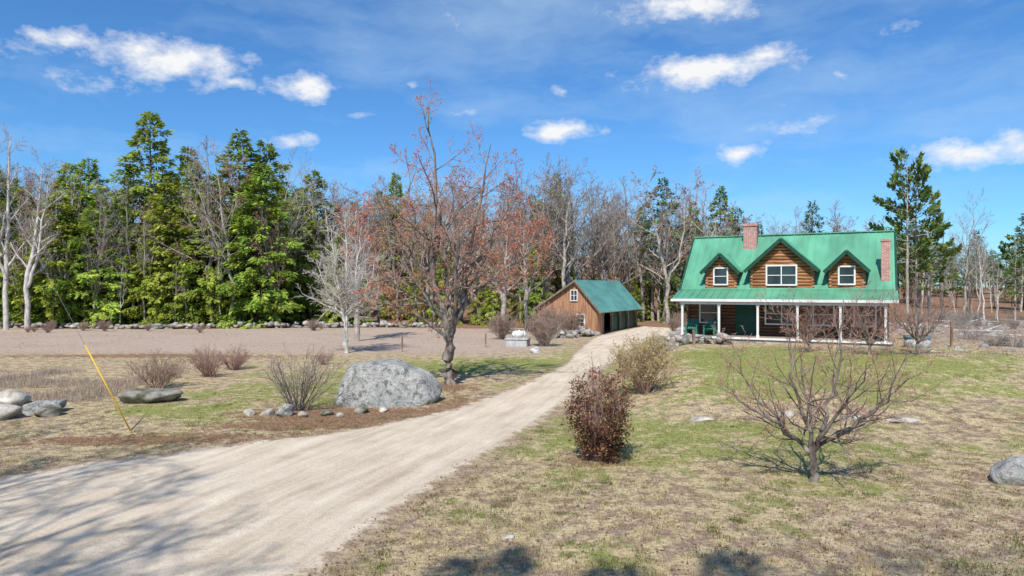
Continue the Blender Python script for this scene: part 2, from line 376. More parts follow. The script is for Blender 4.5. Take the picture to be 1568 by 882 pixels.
# left evergreen edge
row(80,84,-.80,-.33,17,CON,20,9,17,'hemlock',(1.1,1.5))
row(87,93,-.83,-.28,15,CON,20,16,21,'hemlock',(1,1.25))
for b,y,h,w in ((-.530,89,27.0,1.05),(-.475,91,23,1.1),(-.40,91,25.0,1.15),(-.365,80.5,19,1.3),(-.29,91,20,1),(-.36,93,24,1.1),(-.62,90,21,1.2),(-.44,82,18,1.25),(-.50,82,18,1.2)):
    put(FO,random.choice(CON),'hemlock',b*y,y,h,20,w)
row(78.5,96,-.85,-.3,22,BARE,18,14,22,'bare_tree',(.8,1.1),.03)
row(78.5,81,-.80,-.35,16,POLE,13,7,14,'young_tree',(.8,1.2),.05)
# centre
row(82,92,-.30,.10,14,BARE,18,15,20,'bare_tree',(.9,1.2),.03)
row(84,98,-.30,.30,20,BARE,18,15,20,'bare_tree',(1,1.3),.03)
row(82,92,.02,.30,12,BARE,18,15,19.5,'bare_tree',(1.1,1.45),.03)
row(80,86,-.32,.05,8,CON,20,6,11,'young_hemlock')
row(86,98,-.26,.08,5,CON,20,11,16,'hemlock')
for b,y,h,w in ((-.17,95,20,.8),(.065,92,19.5,.8),(.03,95,17,.9),(.22,90,18.5,.9),(.265,92,15.5,.8),(.305,94,17.5,.9),(.19,92,15,.8),(.44,88,15,1),(.33,98,15,.9)):
    put(FO,random.choice(COND+CON[:2]),'pine',b*y,y,h,20,w)
for b,y,h in ((.075,80,19.5),(.10,84,19),(.135,86,17.5),(.035,84,19)):
    put(FO,BARE[0 if h>19 else 2],'bare_tree',b*y,y,h,18,1.25)
row(84,98,.12,.55,24,BARE,18,11,15.5,'bare_tree',(1,1.3),.03)
row(82,94,.12,.5,10,CON,20,5,10,'young_hemlock')
# hillside
row(102,135,-.90,.15,36,BARE,18,16,21,'bare_tree',(1.2,1.6))
row(140,200,-.9,.25,42,BARE,18,16,21,'bare_tree',(1.6,2.1))
row(105,180,-.9,.3,14,CON+COND,20,14,19,'hemlock',(1,1.5))
row(100,150,.15,.62,26,BARE,18,11,15,'bare_tree',(1,1.4))
row(105,180,.3,.62,8,COND,20,10,14,'pine')
# right side: cleared slope with scattered survivors, thin woods behind
row(58,88,.60,.98,13,POLE,13,4,9,'young_tree',(.9,1.5),.08,2.5)
row(84,120,.58,.98,26,POLE+BARE[:2],13,7,12,'young_tree',(.8,1.2),.06,2.5)
row(80,120,.58,.98,22,POLEP,14,5,12,'pine',(.9,1.4),.03,2.5)
row(110,200,.55,1.0,34,POLEP+COND,15,8,12.5,'pine',(1,1.5),.03,2)
row(130,240,.5,1.0,16,COND+BARE[4:],20,9,13,'pine',(1.1,1.5),.02,2)
row(240,420,-.9,1.1,40,COND,20,10,14,'pine',(2.0,2.8))
row(60,100,-1.3,-.86,12,CON+BARE,19,15,22,'hemlock')

def top(nm,me_,x,y,s=1,rz=0,dz=-.08): return obj(nm,me_,(x,y,T(x,y)+dz),rz,s)
top('birch_tree',BAREL[0],-54.5,73.5,(1.0,1.0,1.22),1.0)
top('birch_tree',BAREL[1],-51.8,73,(1,1,1.05),2.0)
top('birch_tree',BAREL[0],-57,74,(1,1,1.0),4.0)
# big red maple
mp_tr=[([(0,0,-.3),(.05,0,.6),(-.05,0,1.6),(.15,0,2.7)],[.42,.30,.26,.26])]
mp_ld=mp_tr+[
 ([(.1,0,2.4),(-.5,.1,4.2),(-.7,-.1,7.0),(-.5,0,10),(-.9,.1,13.2)],[.2,.16,.12,.06,.015]),
 ([(.15,0,2.5),(.7,.2,4.0),(.9,.1,6.0),(1.5,.2,8.8),(2.0,.3,11.4)],[.2,.16,.11,.06,.015]),
 ([(-.2,0,3.1),(-1.3,-.4,4.6),(-2.3,-.6,6.3),(-2.9,-.9,8.6)],[.13,.10,.06,.015]),
 ([(.3,0,2.9),(.4,-.9,4.5),(.6,-1.7,6.8),(.3,-2.2,9.3)],[.12,.09,.06,.015]),
 ([(.1,0,3.0),(-.1,1.1,4.6),(-.4,1.8,7),(.2,2.1,9.8)],[.12,.09,.06,.015]),
 ([(.6,.1,3.6),(1.7,-.1,4.7),(3.0,-.3,5.6),(4.4,-.3,6.8)],[.11,.08,.05,.015]),
 ([(0,0,2.2),(-1.1,.3,3.1),(-2.5,.5,3.7),(-3.9,.4,4.5)],[.10,.07,.045,.012]),
 ([(-.4,0,4.0),(-1.2,.5,6.0),(-1.9,.8,8.5),(-2.1,1,10.8)],[.10,.07,.045,.012]),
 ([(.8,0,5.0),(1.9,.6,6.8),(2.9,.7,8.2),(3.3,.8,9.6)],[.09,.07,.04,.012])]
mp=decid(3,13,mp_ld,[dict(n=12,t0=.12,t1=.97,a=(35,70),lr=.42,rr=.5,K=6,up=.05,w=.14,tip=.5),
   dict(n=8,t0=.2,t1=1,a=(28,62),lr=.48,rr=.6,K=4,up=.03,w=.16),
   dict(n=6,t0=.15,t1=1,a=(25,55),lr=.5,rr=.6,K=3,up=.05,w=.15)],[m_barkM,m_twigM,m_bud],(3,.068,.7,0,.4),mp_tr,'red_maple_tree',.007)
top('red_maple_tree',mp,-3.0,32)
yl_tr=[([(0,0,-.3),(0,0,1),(0,0,2.3)],[.18,.14,.13])]
yl=decid(9,10,yl_tr+[([(0,0,2.0),(.1,0,5),(0,0,9.9)],[.12,.08,.015]),([(0,0,2.1),(-1.2,.2,4),(-2.2,.3,6.6)],[.08,.06,.015]),([(0,0,2.2),(1.2,-.2,4),(2.3,-.3,6.8)],[.08,.06,.015]),([(0,0,2.3),(.3,1.1,4.5),(.4,1.9,7.5)],[.08,.06,.015]),([(0,0,2.4),(-.3,-1.1,4.3),(-.5,-2.0,7.0)],[.08,.06,.015]),([(0,0,2.3),(-.7,.2,5),(-1.1,.3,8.6)],[.08,.06,.015]),([(0,0,2.3),(.7,.2,5),(1.0,.3,8.8)],[.08,.06,.015])],
   [dict(n=14,t0=.05,t1=.98,a=(35,70),lr=.42,rr=.5,K=5,up=.05,w=.1),dict(n=9,t0=.15,t1=1,a=(28,55),lr=.5,rr=.6,K=4,up=.04),dict(n=6,t0=.2,t1=1,a=(25,50),lr=.5,rr=.6,K=2)],[m_barkL,m_barkL,m_bud],None,yl_tr,'young_maple_tree',.009)
top('young_maple_tree',yl,-11.5,47.3)
rb=bare_variant(44,10,1.3,[m_bark,m_twigR,m_bud],(3,.10,.7));top('red_bud_tree',rb,-13.2,58,(1.2,1.2,1.2),1)
top('red_bud_tree',rb,-.8,66,(1.3,1.3,1.2),3);top('red_bud_tree',rb,1.5,72,(1.3,1.3,1.25),5)
# apple tree in front
ap_tr=[([(0,0,-.2),(.03,0,.4),(.0,0,.86)],[.125,.085,.08])]
ap=decid(23,4,ap_tr+[([(0,0,.72),(-.45,.1,1.15),(-1.2,.2,1.65),(-2.1,.2,2.35)],[.06,.048,.03,.007]),([(0,0,.78),(.5,0,1.2),(1.3,-.1,1.7),(2.15,-.1,2.5)],[.06,.048,.03,.007]),
  ([(0,0,.78),(.15,.5,1.3),(.3,1.1,2.1),(.3,1.5,3.0)],[.05,.042,.026,.007]),([(0,0,.78),(.1,-.4,1.4),(.45,-.9,2.2),(.5,-1.4,3.0)],[.05,.042,.026,.007]),([(0,0,.78),(-.25,-.1,1.6),(-.6,-.2,2.6),(-.7,-.3,4.1)],[.052,.045,.026,.007]),([(.0,0,.8),(.4,.1,1.7),(.7,.1,2.7),(.8,.2,4.3)],[.052,.045,.026,.007]),([(0,0,.75),(-.6,.6,1.4),(-1.2,1.0,2.1),(-1.5,1.2,3.2)],[.045,.035,.022,.006]),([(.1,0,.9),(.8,-.5,1.5),(1.3,-.8,2.2),(1.7,-.9,3.4)],[.045,.035,.022,.006])],
  [dict(n=11,t0=.18,t1=.97,a=(30,75),lr=.46,rr=.5,K=5,up=.14,w=.18,tip=.35),dict(n=7,t0=.15,t1=1,a=(30,65),lr=.5,rr=.6,K=4,up=.14,w=.18),dict(n=4,t0=.2,t1=1,a=(30,60),lr=.45,rr=.6,K=3,up=.1)],
  [m_barkM,m_twigR,m_bud],(2,.026,.8),ap_tr,'apple_tree',.0045,.010)
top('apple_tree',ap,6.97,15.8)
for x,y,s,r in ((19.6,33.0,.85,4.0),(14.6,33.6,.65,1.0),(17.3,33.0,.75,2.5)): top('fruit_tree',ap,x,y,s,r)
# tall pine right
tp=conifer(57,17,4.3,34,.34,.56,20,m_needleD,.32,(-5,35),True,.42,'tall_white_pine');top('white_pine_tree',tp,35.9,62,(.72,.72,.87))
top('white_pine_tree',tp,37.9,64,(.6,.6,.80),2.2)
top('white_pine_tree',tp,41.5,68,(.6,.6,.55),4)
top('white_pine_tree',tp,56,76,(.6,.6,.55),4)
# trees behind the viewpoint (they throw the foreground shadows)
for x,y,h,k in ((-5.6,-7.6,23.6,1),(-3.6,-7.4,22.6,2),(-1.9,-8.2,24.0,1)):
    top('pine_tree',COND[k],x,y,(h/20*.5,h/20*.5,h/20),x)
for x,y,h,r in ((-13.2,-1,21,0),(-16,1,20,2),(-19,3,19,3),(-11.5,-3.5,22,4),(-3.5,-9,22.5,1),(-.5,-9,22,2),(-9.5,-5,21,5)): top('bare_tree',BARE[2],x,y,(h/18*1.0,h/18*1.0,h/18),r)
top('bare_tree',BARE[0],16,-4,1.1,3)

# shrubs
def shrub(seed,H,W,ns,mats,leaf,nm,minr=.004,levels=None,r=.018,low=.6):
    rg=np.random.default_rng(seed);ld=[]
    for i in range(ns):
        a=rg.uniform(0,6.28);q=math.sqrt(rg.random());x,y=math.cos(a)*W/2*q,math.sin(a)*W/2*q;h=H*rg.uniform(low,1)*(1-.25*q)
        ld.append(([(x*.15,y*.15,-.05),(x*.45,y*.45,h*.4),(x*.8,y*.8,h*.75),(x,y,h)],[r,r*.8,r*.5,r*.2]))
    lv=levels or [dict(n=7,t0=.2,t1=.98,a=(20,50),lr=.4,rr=.6,K=4,up=.08),dict(n=5,t0=.2,t1=1,a=(20,50),lr=.5,rr=.6,K=3,up=.05)]
    return decid(seed,H,ld,lv,mats,leaf,name=nm,minr=minr)
def maroon():
    rg=np.random.default_rng(77)
    base=shrub(1,2.75,1.85,34,[m_twigR,m_twigR,m_budT],(1,.04,.6,0,.3),'x',.004,low=.45)
    nc=330;a=rg.uniform(0,6.28,nc);h=rg.random(nc)**1.0*2.2+.12
    prof=np.interp(h,[0,.5,1.2,1.8,2.35],[.40,.66,.90,.76,.44])*(.65+.6*vnoise(a*1.3,h*1.6,4))
    rad=prof*np.sqrt(rg.uniform(.15,1,nc));ok=rg.random(nc)<np.interp(h,[0,1.3,2.3],[1,.8,.22]);a,h,rad=a[ok],h[ok],rad[ok];nc=len(a)
    cc=np.stack([np.cos(a)*rad+.05*h,np.sin(a)*rad,h],-1);ct=rg.uniform(.5,1.35,nc)
    k=26;idx=np.repeat(np.arange(nc),k);m=len(idx);p=cc[idx]+rg.normal(0,.075,(m,3))
    d=nrm(randdir(rg,m)+np.array([0,0,.35]));sd_=nrm(np.cross(d,randdir(rg,m)));z=(.085*rg.uniform(.6,1.4,m))[:,None]
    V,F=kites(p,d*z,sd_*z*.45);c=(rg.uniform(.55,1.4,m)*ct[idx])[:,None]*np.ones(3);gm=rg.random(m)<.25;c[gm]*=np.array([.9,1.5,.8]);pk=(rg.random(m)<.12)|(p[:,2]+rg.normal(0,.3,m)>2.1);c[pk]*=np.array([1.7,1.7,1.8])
    return base,np_mesh('foliage',[(V,F,0,np.repeat(c,4,0))],[m_leafR])
b_,f_=maroon();E=empty('maroon_leaf_shrub',(2.2,17.8,T(2.2,17.8)));obj('stems',b_,parent=E);obj('foliage',f_,parent=E)
b2=shrub(5,2.4,2.7,60,[m_twigR,m_twig,m_leafY],(3,.06,.6,0,.2),'forsythia_shrub');top('forsythia_shrub',b2,5.3,27.2);top('forsythia_shrub',b2,6.4,32,.9,2)
b3=shrub(6,2.5,3.2,32,[m_barkM,m_twigM,m_budT],None,'bare_shrub',.006);top('bare_shrub',b3,-7.9,25.2)
b4=shrub(7,1.8,2.4,46,[m_twigR,m_twigR,m_budT],(2,.04,.6),'red_twig_shrub',.004)
for x,y,s_,r in ((-16,30.8,1,0),(-15.3,34.5,.95,2),(-15.5,38,.8,4),(-11,40,.5,1)): top('red_twig_shrub',b4,x,y,s_,r)
b5=shrub(8,2.8,3.0,60,[m_twigM,m_twigM,m_budT],(3,.06,.6),'brush_shrub',.007);top('brush_shrub',b5,2.5,52.5,1,0);top('brush_shrub',b5,-1.0,60,1.0,2);top('brush_shrub',b5,3.2,62,1.2,2)
top('brush_shrub',b5,5.5,66,1.0,3)
b6=shrub(12,2.2,4.2,34,[m_bark,m_bark,m_budT],None,'slash_brush',.012,None,.03,.2)
BR=empty('brush_thicket')
for i in range(26):
    y=random.uniform(34,62);x=.64*y+random.uniform(0,16)
    obj('brush',random.choice([b3,b5,b6,b6]),(x,y,T(x,y)-.05),random.random()*6,random.uniform(.3,.5),BR)
for i in range(55):
    y=random.uniform(55,95);x=.60*y+random.uniform(0,30)
    obj('brush',random.choice([b6,b6,b3]),(x,y,T(x,y)-.05),random.random()*6,random.uniform(.4,.8),BR)
for i in range(14):
    y=random.uniform(69,75);x=random.uniform(-60,-4);obj('brush',random.choice([b4,b5]),(x,y,T(x,y)),random.random()*6,random.uniform(.3,.6),BR)
for i in range(16):
    x=random.uniform(14,36);y=random.uniform(58,76);obj('brush',random.choice([b4,b5]),(x,y,T(x,y)),random.random()*6,random.uniform(.5,.9),BR)

# ---------------------------------------------------------------- rocks
_ico={}
def ico(sub):
    if sub not in _ico:
        bm=bmesh.new();bmesh.ops.create_icosphere(bm,subdivisions=sub,radius=1);bm.verts.ensure_lookup_table()
        _ico[sub]=(np.array([v.co[:] for v in bm.verts]),np.array([[v.index for v in f.verts] for f in bm.faces]));bm.free()
    return _ico[sub]
def rockV(seed,sub,size,npl=14,rough=.05,planes=None):
    V,F=ico(sub);rg=np.random.default_rng(seed);d=V.copy()
    n=nrm(rg.normal(0,1,(npl,3)));h=rg.uniform(.62,.95,npl)
    if planes is not None:
        n=nrm(np.array([p[:3] for p in planes],float));h=np.array([p[3] for p in planes])
    dt=d@n.T;r=np.where(dt>.05,h/np.maximum(dt,.05),9);r=np.minimum(r.min(1),1.15)
    ns=0
    for k in range(5):
        w=rg.normal(0,1,3)*(2.2*1.8**k);ns=ns+np.sin(d@w+rg.random()*6)*rough/(1.5**k)
    return d*(r+ns)[:,None]*np.array(size),F
def rock(nm,seed,x,y,size,mat,sub=4,rz=0,sink=.2,planes=None,rough=.04):
    V,F=rockV(seed,sub,size,planes=planes,rough=rough)
    return obj(nm,np_mesh(nm,[(V,F,0,None)],[mat],sub>=5),(x,y,T(x,y)+size[2]*(1-sink)*.8),rz)
def boulder_mat():
    m,nt=newmat('boulder_granite');tc=N(nt,'ShaderNodeTexCoord').outputs['Object']
    a=noise(nt,tc,1.3,8,.7);b=noise(nt,tc,14,5,.7);c=noise(nt,tc,4,6,.75)
    col=ramp(nt,[(.3,(.30,.30,.285)),(.5,(.50,.495,.47)),(.7,(.66,.645,.60))],a).outputs[0]
    col=mix(nt,col,ramp(nt,[(.35,(.5,.5,.48)),(.6,(1,1,1))],b).outputs[0],.8,'MULTIPLY')
    col=mix(nt,col,(.09,.095,.085),ramp(nt,[(.50,(0,0,0)),(.60,(.8,.8,.8))],c).outputs[0])
    bs=N(nt,'ShaderNodeBsdfPrincipled');bs.inputs['Roughness'].default_value=.9;nt.links.new(col,bs.inputs['Base Color'])
    bn=N(nt,'ShaderNodeBump');bn.inputs['Strength'].default_value=.8;bn.inputs['Distance'].default_value=.08;nt.links.new(math_(nt,'ADD',b,c),bn.inputs['Height']);nt.links.new(bn.outputs[0],bs.inputs['Normal'])
    nt.links.new(bs.outputs[0],N(nt,'ShaderNodeOutputMaterial').inputs[0]);return m
m_boulder=boulder_mat()
rock('granite_boulder',5,-4.95,26.7,(1.95,1.3,1.25),m_boulder,5,.05,.35,[(-1,-.1,.25,.86),(-.15,0,1,.76),(.55,-.1,1,.76),(.35,-1,.35,.74),(-.45,-1,.3,.77),(.95,-.3,.35,.90),(0,1,.2,.8),(.7,.7,.5,.85),(-.7,.8,.3,.85),(-.75,-.2,.85,.90),(.05,-.7,.85,.85),(.8,-.7,.6,.88)],.018)
for i,(x,y,a,b,c,mt) in enumerate([(-8.0,24.0,.35,.3,.28,m_boulder),(-8.6,24.1,.28,.2,.16,m_rockT),(-9.3,24.2,.22,.2,.15,m_rockT),(-7.3,23.8,.22,.2,.14,m_rockT),(-6.6,24.2,.3,.2,.14,m_moss),(-5.4,24.6,.35,.25,.2,m_moss),(-4.7,24.9,.2,.2,.13,m_rockT),(-6.0,23.9,.18,.16,.1,m_rockT),(1.7,47,.55,.4,.3,m_rock)]): rock('garden_rock',20+i,x,y,(a,b,c),mt,3,i,.5)
rock('mossy_boulder',40,-14.2,27.0,(1.4,.8,.42),m_moss,4,.3,.5)
for i,(x,y,a,b,c,mt) in enumerate([(-17.8,23.2,1.0,.7,.5,m_rockT),(-17.0,24.6,1.0,.6,.35,m_boulder),(-16.3,24.0,.5,.5,.3,m_moss),(-18.6,24.9,.8,.6,.5,m_rockT),(-19.5,26.5,.8,.6,.4,m_rock)]): rock('field_boulder',50+i,x,y,(a,b,c),mt,4,i*1.3,.4)
for i,(x,y,a,b,c) in enumerate([(6.3,22.5,.4,.25,.14),(11.3,22.6,.5,.3,.14),(12.8,22.4,.6,.35,.12),(9.2,23,.4,.3,.15),(-.05,12.3,.13,.1,.07)]): rock('lawn_rock',70+i,x,y,(a,b,c),m_rockT,3,.1*i,.8)
rock('lichen_boulder',90,12.0,16.2,(.8,.6,.42),m_boulder,4,.5,.6)
m_stone=M('wall_stone',(.24,.22,.195),(.52,.485,.44),2.5,.95,.4,10,attr=True)
def stone_wall(nm,pts,n,h,wd,seed,smin=.18,smax=.45,mat=None,sink=0):
    rg=np.random.default_rng(seed);pts=np.array(pts,float);sg=np.r_[0,np.cumsum(np.hypot(*np.diff(pts,axis=0).T))];parts=[]
    for i in range(n):
        s_=rg.random()*sg[-1];x=np.interp(s_,sg,pts[:,0])+rg.normal(0,wd);y=np.interp(s_,sg,pts[:,1])+rg.normal(0,wd)
        sz=rg.uniform(smin,smax);V,F=rockV(seed*1000+i,2,(sz*rg.uniform(.9,1.5),sz*rg.uniform(.7,1.2),sz*rg.uniform(.5,.9)),rough=.03)
        a=rg.random()*6.28;c,s2=math.cos(a),math.sin(a);V=V@np.array([[c,s2,0],[-s2,c,0],[0,0,1]])
        V=V+np.array([x,y,T(x,y)+rg.random()*h-sink*sz]);parts.append((V,F,0,np.full(3,rg.uniform(.5,1.1))))
    return obj(nm,np_mesh(nm,parts,[mat or m_stone]))
stone_wall('stone_wall',[(-75,79),(-57,77),(-30,77.5),(-8,78)],560,.45,.35,1,.15,.42)
stone_wall('stone_wall',[(8.5,40.5),(9.4,38.6),(11.8,38.0)],60,.45,.3,2,.15,.35)
stone_wall('field_stones',[(22,35.4),(26,36.0),(34,40),(46,48)],55,.0,.9,3,.12,.32,None,.15)
stone_wall('field_stones',[(28,54),(40,58),(62,64)],120,.1,4,4,.15,.5,None,.15)
stone_wall('stone_wall',[(3.2,60.5),(5.5,62.5),(7.6,64.8)],70,.5,.5,5,.2,.45)
stone_wall('stone_wall',[(12,52),(15,60),(19,68)],60,.4,.7,6,.2,.5)

# ---------------------------------------------------------------- grass
def grass(nm,n,fx,hgt,wid,colf,lay=.6,seed=3):
    rg=np.random.default_rng(seed);x,y=fx(rg,n);z=terr(x,y);m=len(x)
    h=hgt(rg,m,x,y);a=rg.random(m)*6.28;ln=rg.uniform(.1,lay,m)
    tip=np.stack([x+np.cos(a)*h*ln,y+np.sin(a)*h*ln,z+h*np.sqrt(np.maximum(.05,1-ln**2))],-1)
    b=rg.random(m)*6.28;w=wid*rg.uniform(.6,1.3,m)*.5;o=np.stack([np.cos(b)*w,np.sin(b)*w,0*w],-1);p=np.stack([x,y,z-.005],-1)
    V=np.stack([p-o,p+o,tip],1).reshape(-1,3);F=np.arange(m*3).reshape(-1,3)
    c=colf(rg,m,x,y);me_=np_mesh(nm,[(V,F,0,np.repeat(c,3,0))],[m_blade]);obj(nm,me_)
def lawn_xy(rg,n):
    y=10+26*rg.random(n)**1.5;x=(rg.random(n)*1.65-.83)*(y+1);s=sdf(x,y);g,l,f=masks(x,y)
    k=(s>.25+.5*rg.random(n))&(rg.random(n)<.30+.8*g)&(vnoise(x*1.7,y*1.7,2)*.6+vnoise(x*5,y*5,3)*.4>rg.random(n)*.7-.05);return x[k],y[k]
def lawn_col(rg,m,x,y):
    g,l,f=masks(x,y);gg=(g+(vnoise(x*.9,y*.9,6)-.5)*1.1+(vnoise(x*3,y*3,8)-.5)*.8+rg.normal(0,.3,m))>.58
    c=np.where(gg[:,None],np.array([.25,.29,.085]),np.array([.61,.50,.30]));br=(rg.random(m)<.3)&~gg;c[br]=np.array([.30,.205,.14])
    return c*rg.uniform(.65,1.25,m)[:,None]
grass('lawn_grass',330000,lawn_xy,lambda rg,m,x,y:rg.uniform(.025,.065,m)*(1+.4*(y>20)),.013,lawn_col,.9)
def tuft_xy(rg,n):
    nc=n//45;y=10+20*rg.random(nc)**1.4;x=(rg.random(nc)*1.6-.8)*(y+1);s=sdf(x,y);k=(s>.2)&((vnoise(x*.8,y*.8,31)>.4)|(s<1.0));x,y=x[k],y[k]
    r=rg.uniform(.04,.16,len(x));i=np.repeat(np.arange(len(x)),45);return x[i]+rg.normal(0,1,len(i))*r[i],y[i]+rg.normal(0,1,len(i))*r[i]
def tuft_col(rg,m,x,y):
    gg=(vnoise(x*1.1,y*1.1,33)+rg.normal(0,.08,m))>.55
    return np.where(gg[:,None],np.array([.19,.22,.07]),np.array([.52,.42,.25]))*rg.uniform(.55,1.25,m)[:,None]
grass('grass_tufts',110000,tuft_xy,lambda rg,m,x,y:rg.uniform(.04,.10,m),.011,tuft_col,.85,17)
def reed_xy(rg,n):
    y=rg.uniform(27,37,n);x=-rg.uniform(16.5,30,n);k=vnoise(x*.5,y*.5,12)>.5;return x[k],y[k]
grass('marsh_grass',26000,reed_xy,lambda rg,m,x,y:rg.uniform(.08,.42,m),.018,lambda rg,m,x,y:np.array([.52,.42,.34])*rg.uniform(.5,1.3,m)[:,None],.7,5)
def fld_xy(rg,n):
    y=rg.uniform(36,74,n);x=-rg.uniform(-6,62,n);k=(sdf(x,y)>.8)&(vnoise(x*.3,y*.3,14)>.45);return x[k],y[k]
grass('field_grass',40000,fld_xy,lambda rg,m,x,y:rg.uniform(.02,.10,m),.03,lambda rg,m,x,y:np.array([.50,.40,.28])*rg.uniform(.5,1.25,m)[:,None],.9,6)
def wild_xy(rg,n):
    y=rg.uniform(32,75,n);x=.6*y+rg.uniform(0,26,n);return x,y
grass('wild_grass',30000,wild_xy,lambda rg,m,x,y:rg.uniform(.04,.2,m),.03,lambda rg,m,x,y:np.array([.44,.36,.30])*rg.uniform(.5,1.3,m)[:,None],.8,7)
def litter():
    rg=np.random.default_rng(9);n=70000;y=10+24*rg.random(n)**1.2;x=(rg.random(n)*1.7-.85)*y;s=sdf(x,y);g,l,f=masks(x,y)
    k=(s>-.25)&(rg.random(n)<.09+.8*np.clip(l,0,1)+.25*np.exp(-np.abs(s-.3)/.5));x,y=x[k],y[k];m=len(x)
    p=np.stack([x,y,terr(x,y)+rg.uniform(.02,.045,m)],-1);d=nrm(rg.normal(0,1,(m,3))*np.array([1,1,.3]));s_=nrm(np.cross(d,np.array([0,0,1.])+rg.normal(0,.4,(m,3))));z=rg.uniform(.03,.07,m)[:,None]
    V,F=kites(p,d*z,s_*z*.7);c=np.where((rg.random(m)<.5)[:,None],np.array([.32,.18,.11]),np.array([.44,.33,.22]))*rg.uniform(.5,1.2,m)[:,None]
    obj('leaf_litter',np_mesh('leaf_litter',[(V,F,0,np.repeat(c,4,0))],[m_blade]))
litter()

# ---------------------------------------------------------------- building tools
class MB:
    def __init__(s): s.v=[];s.f=[];
    def add(s,V,F):
        o=len(s.v);s.v+= [tuple(map(float,p)) for p in V];s.f+=[tuple(int(i)+o for i in f) for f in F]
    def box(s,x0,x1,y0,y1,z0,z1):
        s.add([(x0,y0,z0),(x1,y0,z0),(x1,y1,z0),(x0,y1,z0),(x0,y0,z1),(x1,y0,z1),(x1,y1,z1),(x0,y1,z1)],[(0,3,2,1),(4,5,6,7),(0,1,5,4),(1,2,6,5),(2,3,7,6),(3,0,4,7)])
    def slab(s,q,t):
        q=[Vector(p) for p in q];n=(q[1]-q[0]).cross(q[3]-q[0]).normalized();b=[p-n*t for p in q]
        s.add(q+b,[(0,1,2,3),(7,6,5,4),(0,4,5,1),(1,5,6,2),(2,6,7,3),(3,7,4,0)])
    def beam(s,a,b,w,h,up=(0,0,1)):
        a=Vector(a);b=Vector(b);d=(b-a).normalized();x=d.cross(Vector(up)).normalized();u=x.cross(d)
        P=[e+x*(i*w/2)+u*(j*h/2) for e in (a,b) for i,j in ((-1,-1),(1,-1),(1,1),(-1,1))]
        s.add(P,[(0,1,2,3),(7,6,5,4),(0,4,5,1),(1,5,6,2),(2,6,7,3),(3,7,4,0)])
    def cyl(s,a,b,r,n=10,r2=None):
        a=Vector(a);b=Vector(b);d=(b-a).normalized();x=d.orthogonal().normalized();u=d.cross(x);r2=r if r2 is None else r2
        P=[e+x*math.cos(k/n*6.2832)*rr+u*math.sin(k/n*6.2832)*rr for e,rr in ((a,r),(b,r2)) for k in range(n)]
        s.add(P,[(k,(k+1)%n,n+(k+1)%n,n+k) for k in range(n)]+[tuple(range(n))[::-1],tuple(range(n,2*n))])
    def prism(s,poly,y0,y1):
        n=len(poly);s.add([(x,y0,z) for x,z in poly]+[(x,y1,z) for x,z in poly],[tuple(range(n)),tuple(range(n,2*n))[::-1]]+[(k,n+k,n+(k+1)%n,(k+1)%n) for k in range(n)])
    def done(s,name,mat,parent,smooth=False,bevel=0):
        me_=D.meshes.new(name);me_.from_pydata(s.v,[],s.f);me_.materials.append(mat)
        bm=bmesh.new();bm.from_mesh(me_);bmesh.ops.recalc_face_normals(bm,faces=bm.faces);bm.to_mesh(me_);bm.free()
        if smooth:
            for p in me_.polygons: p.use_smooth=True
        o=D.objects.new(name,me_);link(o,parent)
        if bevel:
            b=o.modifiers.new('b','BEVEL');b.width=bevel;b.segments=1
        return o
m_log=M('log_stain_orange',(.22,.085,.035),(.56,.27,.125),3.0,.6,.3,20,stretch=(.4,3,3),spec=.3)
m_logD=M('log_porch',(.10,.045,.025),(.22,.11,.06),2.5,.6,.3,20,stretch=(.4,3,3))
def metal(nm,c):
    return M(nm,tuple(v*.80 for v in c),tuple(v*1.18 for v in c),.9,.42,0,spec=.5,stretch=(1,.4,.4))
m_roof=metal('green_metal_roof',(.115,.355,.225));m_roof2=metal('teal_metal_roof',(.11,.29,.27))
m_trim=M('dark_green_trim',(.012,.055,.038),(.02,.08,.055),3,.5)
m_white=M('white_paint',(.70,.70,.68),(.82,.82,.80),2,.5)
m_glass=M('window_glass',(.015,.02,.025),(.03,.04,.05),1,.06,spec=.8)
m_door=M('green_door',(.01,.06,.04),(.015,.09,.06),3,.45)
m_deck=M('porch_deck',(.25,.21,.17),(.4,.35,.3),3,.8,stretch=(.3,6,1))
m_found=M('foundation_stone',(.22,.21,.19),(.45,.43,.40),3,.95,.5,8)
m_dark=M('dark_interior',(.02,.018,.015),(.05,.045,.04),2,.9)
m_wood=M('weathered_wood',(.15,.105,.075),(.32,.23,.165),4,.85,stretch=(2,2,.4))
